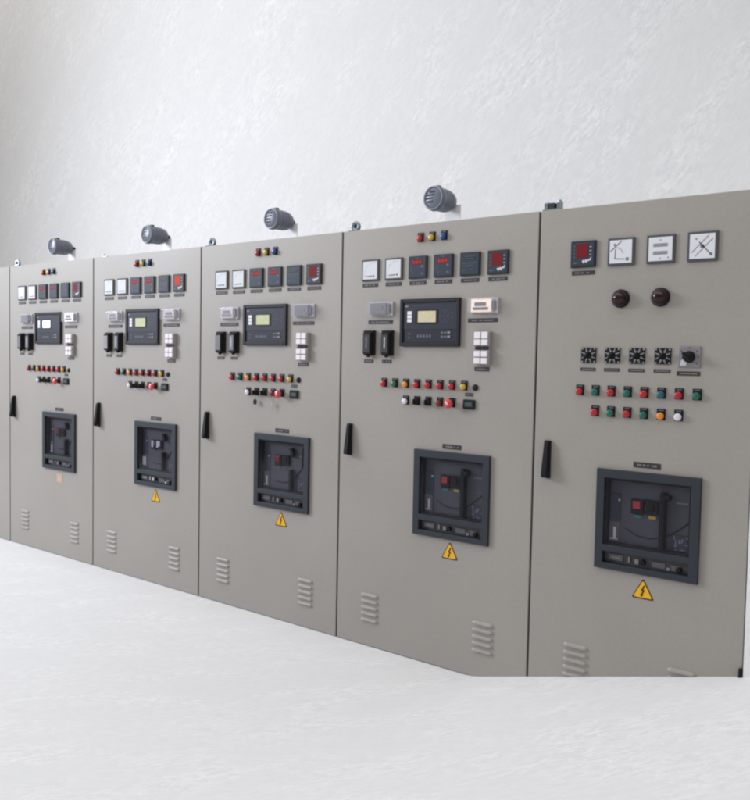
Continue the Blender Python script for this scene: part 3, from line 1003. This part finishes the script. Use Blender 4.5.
def big_switch(P, x, z):
    o = obj('rotary_switch', ('bs',), lambda bm: bx(bm, -.038, .038, -.005, 0, -.037, .037, .002), STEEL, P, (x, 0, z))
    o['label'] = 'larger rotary switch on a silver grey plate'
    obj('plate_highlight', ('bsw',), lambda bm: prism(bm, [(-.030, -.030), (-.010, -.030), (-.004, -.014), (-.016, -.004), (-.028, -.014)], -.0062, -.0045), CHIPW, o)  # highlight at the plate's lower left, modelled as a pale patch

    def knob(bm):
        lathe(bm, [(.021, -.004), (.020, -.012), (.017, -.015), (.015, -.034), (.012, -.037), (0, -.037)], 0, 0, 24)
        bx(bm, -.005, .005, -.044, -.030, -.019, .019, .002)
    obj('knob', ('bsk',), knob, BLACK, o, rot=(0, math.radians(-40), 0))
    obj('position_marks', ('bsm',), lambda bm: [sheet(bm, [(a - .002, b_ - .002), (a + .002, b_ - .002), (a + .002, b_ + .002), (a - .002, b_ + .002)], -.0056) for a, b_ in ((0, .031), (.026, .020), (-.026, .020), (.031, 0), (.026, -.022))], PLATE, o)
    return o


def lug(P, x, y, kind):
    """lifting hardware screwed to the roof edge"""
    if kind == 'pair':
        def b(bm):
            bx(bm, -.036, .036, -.022, .022, H, H + .006, .001, 1)
            for a in (-.026, .026):
                n = 6
                prev = None
                for rr, zz in ((.0135, H + .006), (.0135, H + .030), (.011, H + .034)):
                    ring = [bm.verts.new((a + rr * math.cos(2 * math.pi * i / n), rr * math.sin(2 * math.pi * i / n), zz)) for i in range(n)]
                    if prev:
                        for i in range(n):
                            bm.faces.new((prev[i], prev[(i + 1) % n], ring[(i + 1) % n], ring[i]))
                    prev = ring
                bm.faces.new(prev)
            bx(bm, .020, .032, -.006, .006, H + .030, H + .042, .002)
        o = obj('lifting_bracket', ('lp',), b, ZINC, P, (x, y, 0))
        obj('rubber_block', ('lpb',), lambda bm: bx(bm, -.0115, .0115, -.016, .016, H + .0065, H + .030, .002), SIREND, o)
        return o
    if kind == 'stub':
        return obj('lifting_bracket', ('ls',), lambda bm: [bx(bm, -.020, .026, -.008, .008, H, H + .010, .001, 1), bx(bm, -.018, -.010, -.008, .008, H + .010, H + .026, .001, 1)], BRACK, P, (x, y, 0))

    def b(bm):
        n, m = 28, 10
        R, q = .0160, .0088
        ring = []
        for i in range(n):
            a = 2 * math.pi * i / n
            cx, cz = R * math.cos(a), H + .024 + R * math.sin(a)
            ring.append([bm.verts.new((cx + q * math.cos(t) * math.cos(a), q * math.sin(t), cz + q * math.cos(t) * math.sin(a))) for t in [2 * math.pi * k / m for k in range(m)]])
        for i in range(n):
            for k in range(m):
                fc = bm.faces.new((ring[i][k], ring[(i + 1) % n][k], ring[(i + 1) % n][(k + 1) % m], ring[i][(k + 1) % m]))
                fc.smooth = True
        bx(bm, -.016, .016, -.014, .014, H, H + .010, .002)
    o = obj('lifting_eye', ('le',), b, ZINC, P, (x, y, 0), (0, 0, math.radians(12)))
    obj('eye_core', ('lec',), lambda bm: lathe(bm, [(0, -.006), (.0115, -.005), (.0115, .005), (0, .006)], 0, H + .024, 20), SIREND, o)
    obj('eye_washer', ('lew',), lambda bm: bx(bm, -.030, .026, -.018, .018, H - .001, H + .004, .001, 1), SIREND, o)
    return o


def cabinet_shell(x, W, label, group, hole, loc_y=0.0):
    t = thing('control_cabinet', label, 'cabinet', (x, loc_y, 0), group)

    def body(bm):
        # folded steel box, open towards the door, with a lip round the opening
        bx(bm, .0015, .016, .0225, .60, .006, H - .003)
        bx(bm, W - .016, W - .0015, .0225, .60, .006, H - .003)
        bx(bm, .0165, W - .0165, .0225, .60, H - .018, H - .003)
        bx(bm, .0165, W - .0165, .0225, .60, .006, .021)
        bx(bm, .0165, W - .0165, .585, .60, .0215, H - .0185)
    obj('cabinet_body', None, body, PAINT, t)
    obj('door', None, door_mesh(W, hole), PAINT, t)
    for gx in (.002, W - .002):
        obj('door_gasket', ('dg',), lambda bm: bx(bm, -.0015, .0015, .004, .0222, .01, H - .004), GAP, t, (gx, 0, 0))
    return t


LAMPROW = [RED, GREEN, AMBER, RED, RED, RED, RED, YELLOW]


def generator_cabinet(x, W, label, spec):
    P = cabinet_shell(x, W, label, 'generator control cabinets in the row', (.458, .779, .576, .898))
    for i, m_ in enumerate((RED, YELLOW, BLUE)):
        lamp(P, .438 + .0595 * i, 1.830, m_)
    mz = 1.7035
    mx = [.170 + .1300 * i for i in range(6)]
    analog_meter(P, mx[0], mz); analog_meter(P, mx[1], mz)
    digital_meter(P, mx[2], mz); digital_meter(P, mx[3], mz)
    digital_meter(P, mx[4], mz, 'lines')
    digital_meter(P, mx[5], mz, 'block', win=spec['win'])
    for i in range(6):
        name_plate(P, mx[i] - .003, 1.638, .086, .0155, seed=i % 3)
    alarm_window(P, .237, 1.531, spec['left'])
    alarm_window(P, .762, 1.533, spec['right'], d=.042)
    name_plate(P, .228, 1.473, .136, .0165, 11)
    name_plate(P, .752, 1.474, .138, .0160, 12)
    controller(P, .497, 1.4675, spec['lcd'])
    relay(P, .174, 1.380, LETTER, spec['relay'][0])
    relay(P, .276, 1.380, CHIPW, spec['relay'][1])
    name_plate(P, .166, 1.299, .052, .0145, 4)
    name_plate(P, .268, 1.299, .052, .0145, 5)
    cap_block(P, .760, 1.361)
    name_plate(P, .754, 1.276, .068, .0165, 6)
    for i, m_ in enumerate(LAMPROW):
        lamp(P, .2575 + .0594 * i, 1.206, m_)
    obj('cable_plug', ('dot',), lambda bm: lathe(bm, [(.0135, 0), (.0135, -.004), (.011, -.007), (0, -.008)], 0, 0, 20), SOFTBLACK, P, (.726, 0, 1.200))
    bxs = [.378 + .0590 * i for i in range(5)]
    lamp(P, bxs[0], 1.133, CLEARLENS, 'push_button', 'cap')
    selector(P, bxs[1], 1.133)
    selector(P, bxs[2], 1.133)
    lamp(P, bxs[3], 1.133, DRED, 'push_button', 'cap')
    mushroom(P, bxs[4] + .002, 1.133)
    hour_counter(P, .700, 1.1295)
    name_plate(P, .697, 1.170, .038, .0135, 7)
    name_plate(P, .619, .9475, .092, .019, 8)
    breaker(P, .621, .7415, spec['lever'], spec['btn'])
    warning_sign(P, .621, .503, spec['faded'])
    door_handle(P, .066, .940)
    vent(P, .197, .180)
    vent(P, .789, .176)
    lug(P, spec.get('lugx', .050), .032, spec['lug'])
    return P


SEAM = [-0.993, 0.0, 0.993, 1.990, 2.980, 3.9755]

# cabinet cut off by the left edge of the picture
P0 = cabinet_shell(-.993, .993, 'plain pale grey cabinet edge cut off by the left border of the photo', None, (.458, .779, .576, .898))
breaker(P0, .621, .7415, False, 'dark')
door_handle(P0, .066, .940)
vent(P0, .197, .180); vent(P0, .789, .176)

generator_cabinet(0.0, .993,
                  'pale grey control cabinet with a small faded orange square sticker under its breaker window',
                  dict(win=REDWIN, left=MIDGREY, right=BRIGHT, lcd=LCDC, relay=(1, 1), lever=False, btn='dark', faded=True, lug='eye'))
generator_cabinet(.993, .997,
                  'pale grey control cabinet with an orange-red meter display and pale pink alarm unit',
                  dict(win=ORANGEWIN, left=PINK, right=PINK, lcd=LCDB, relay=(2, 1), lever=False, btn='white', faded=False, lug='stub', lugx=.075))
P3 = generator_cabinet(1.990, .990,
                  'beige grey control cabinet with keys hanging below its lower row of switches',
                  dict(win=REDWIN, left=PINK, right=MIDGREY, lcd=LCDB, relay=(1, 1), lever=False, btn='dark', faded=False, lug='eye'))
generator_cabinet(2.980, .9955,
                  'beige grey control cabinet directly left of the one with dark red dome lamps',
                  dict(win=REDWIN, left=MIDGREY, right=WARM, lcd=LCDA, relay=(0, 0), lever=True, btn='red', faded=False, lug='eye'))

# rightmost synchronising / bus-tie cabinet
P5 = cabinet_shell(3.9755, .798, 'rightmost beige grey cabinet with two dark red dome lamps and four rotary switches', None, (.292, .617, .573, .893))
mz = 1.7125
digital_meter(P5, .184, mz, 'block', .098)
analog_meter(P5, .328, mz, 'corner', .100)
analog_meter(P5, .471, mz, 'bars', .100)
analog_meter(P5, .613, mz, 'cross', .101)
name_plate(P5, .183, 1.644, .090, .015, 0)
dark_dome(P5, .331, 1.544); dark_dome(P5, .475, 1.545)
for i in range(4):
    cam_switch(P5, .2155 + .0918 * i, 1.338)
    name_plate(P5, .2135 + .0918 * i, 1.286, .058, .0118, 20)
big_switch(P5, .582, 1.337)
name_plate(P5, .580, 1.2795, .079, .0145, 21)
for i, m_ in enumerate((RED, GREEN, RED, GREEN, RED, TEAL, RED, GREEN)):
    lamp(P5, .186 + .0610 * i, 1.208, m_)
for i, m_ in enumerate((RED, GREEN, RED, GREEN, AMBER, CLEARLENS)):
    lamp(P5, .248 + .0610 * i, 1.133, m_)
name_plate(P5, .448, .948, .098, .0195, 22)
breaker(P5, .4535, .7385, True, 'red')
warning_sign(P5, .4495, .496)
door_handle(P5, .062, .937)
vent(P5, .200, .178); vent(P5, .596, .178)
lug(P5, .040, .030, 'pair')
obj('edge_hinge', None, lambda bm: (bx(bm, .784, .797, -.016, -.001, .225, .300, .005, 3)), BLACK, P5)

# ------------------------------------------------------------------ alarm sirens on the roofs
def siren(x, label, tilt):
    t = thing('alarm_siren', label, 'siren', (x, .085, H), 'alarm sirens standing on the cabinet roofs')
    t.rotation_euler = (0, 0, math.radians(tilt))
    zc = .108

    def horn(bm):
        lathe(bm, [(.036, -.058), (.047, -.060), (.0525, -.055), (.0540, -.047), (.0525, -.036), (.0490, -.031), (.0480, -.018), (.0495, -.016), (.0495, -.012), (.0480, -.010),
                   (.0478, .002), (.0493, .004), (.0493, .008), (.0475, .010), (.0470, .020), (.0484, .022), (.0484, .026), (.0462, .028),
                   (.0445, .044), (.036, .062), (.022, .069), (0, .070)], 0, zc, 40)
    obj('siren_body', ('sb',), horn, SIREN, t)
    obj('siren_rim', ('sr',), lambda bm: lathe(bm, [(.0480, -.0590), (.0505, -.0630), (.0475, -.0652), (.0445, -.0625), (.0445, -.0590)], 0, zc, 40), SIRENL, t)
    obj('grille_well', ('sg',), lambda bm: lathe(bm, [(.0445, -.0575), (.036, -.0500), (0, -.0500)], 0, zc, 32), SIREND, t)
    obj('grille', ('sgr',), lambda bm: lathe(bm, [(.0443, -.0585), (.040, -.0610), (.030, -.0640), (.014, -.0660), (0, -.0664)], 0, zc, 36), SIREN, t)
    for zz, xc, hw in ((.027, -.004, .014), (.013, -.012, .022), (-.001, -.016, .020), (-.015, -.012, .016)):
        obj('grille_slot', ('sgs', hw), lambda bm, hw=hw: bx(bm, -hw, hw, -.0672, -.060, -.0042, .0042, .002), SIREND, t, (xc, 0, zc + zz))
    obj('cable_gland', ('sn',), lambda bm: lathe(bm, [(.0, .0695), (.015, .0700), (.015, .082), (.011, .084), (.011, .096), (0, .097)], 0, zc, 18), SIREND, t)
    obj('clamp_screw', ('sc',), lambda bm: bx(bm, -.010, .010, -.034, -.014, zc + .046, zc + .058, .003), SIREND, t)

    def br(bm):
        bx(bm, -.036, .050, -.030, .0745, 0, .003)
        bx(bm, -.036, .050, .0715, .0745, .0032, .096)
    obj('bracket', ('sbr',), br, BRACK, t)
    return t


siren(.495, 'leftmost blue grey horn siren, on the roof of the cabinet with the square sticker', -3)
siren(1.485, 'small blue grey horn siren on the roof of the cabinet with the orange-red meter', -3)
siren(2.490, 'blue grey horn siren on the roof of the cabinet with hanging keys', -3)
siren(3.462, 'largest-looking blue grey horn siren, on the cabinet next to the rightmost one', -3)

# ------------------------------------------------------------------ keys hanging from the switches of the third cabinet
k1 = thing('hanging_key', 'small black key tag hanging under the black selector switch', 'key', (1.990 + .443, -.018, 1.085), 'keys hanging below the switches')
obj('key_tag', None, lambda bm: prism(bm, [(-.008, -.016), (.008, -.016), (.010, 0), (.006, .010), (-.006, .010), (-.010, 0)], -.003, .003), BLACK, k1)
obj('key_ring', None, lambda bm: tube(bm, [(0, 0, .010), (.001, -.001, .026), (0, 0, .040)], .0010, 6), KEYM, k1)
k2 = thing('hanging_key', 'small silver key on a pale string below the red mushroom button', 'key', (1.990 + .560, -.016, 1.070), 'keys hanging below the switches')
obj('key_blade', None, lambda bm: prism(bm, [(-.006, .012), (.006, .012), (.008, .004), (.004, -.002), (.003, -.020), (-.002, -.020), (-.003, -.002), (-.008, .004)], -.001, .001), KEYM, k2)
obj('key_string', None, lambda bm: tube(bm, [(0, 0, .010), (.004, 0, .030), (.010, 0, .048)], .0012, 6), KEYPINK, k2)
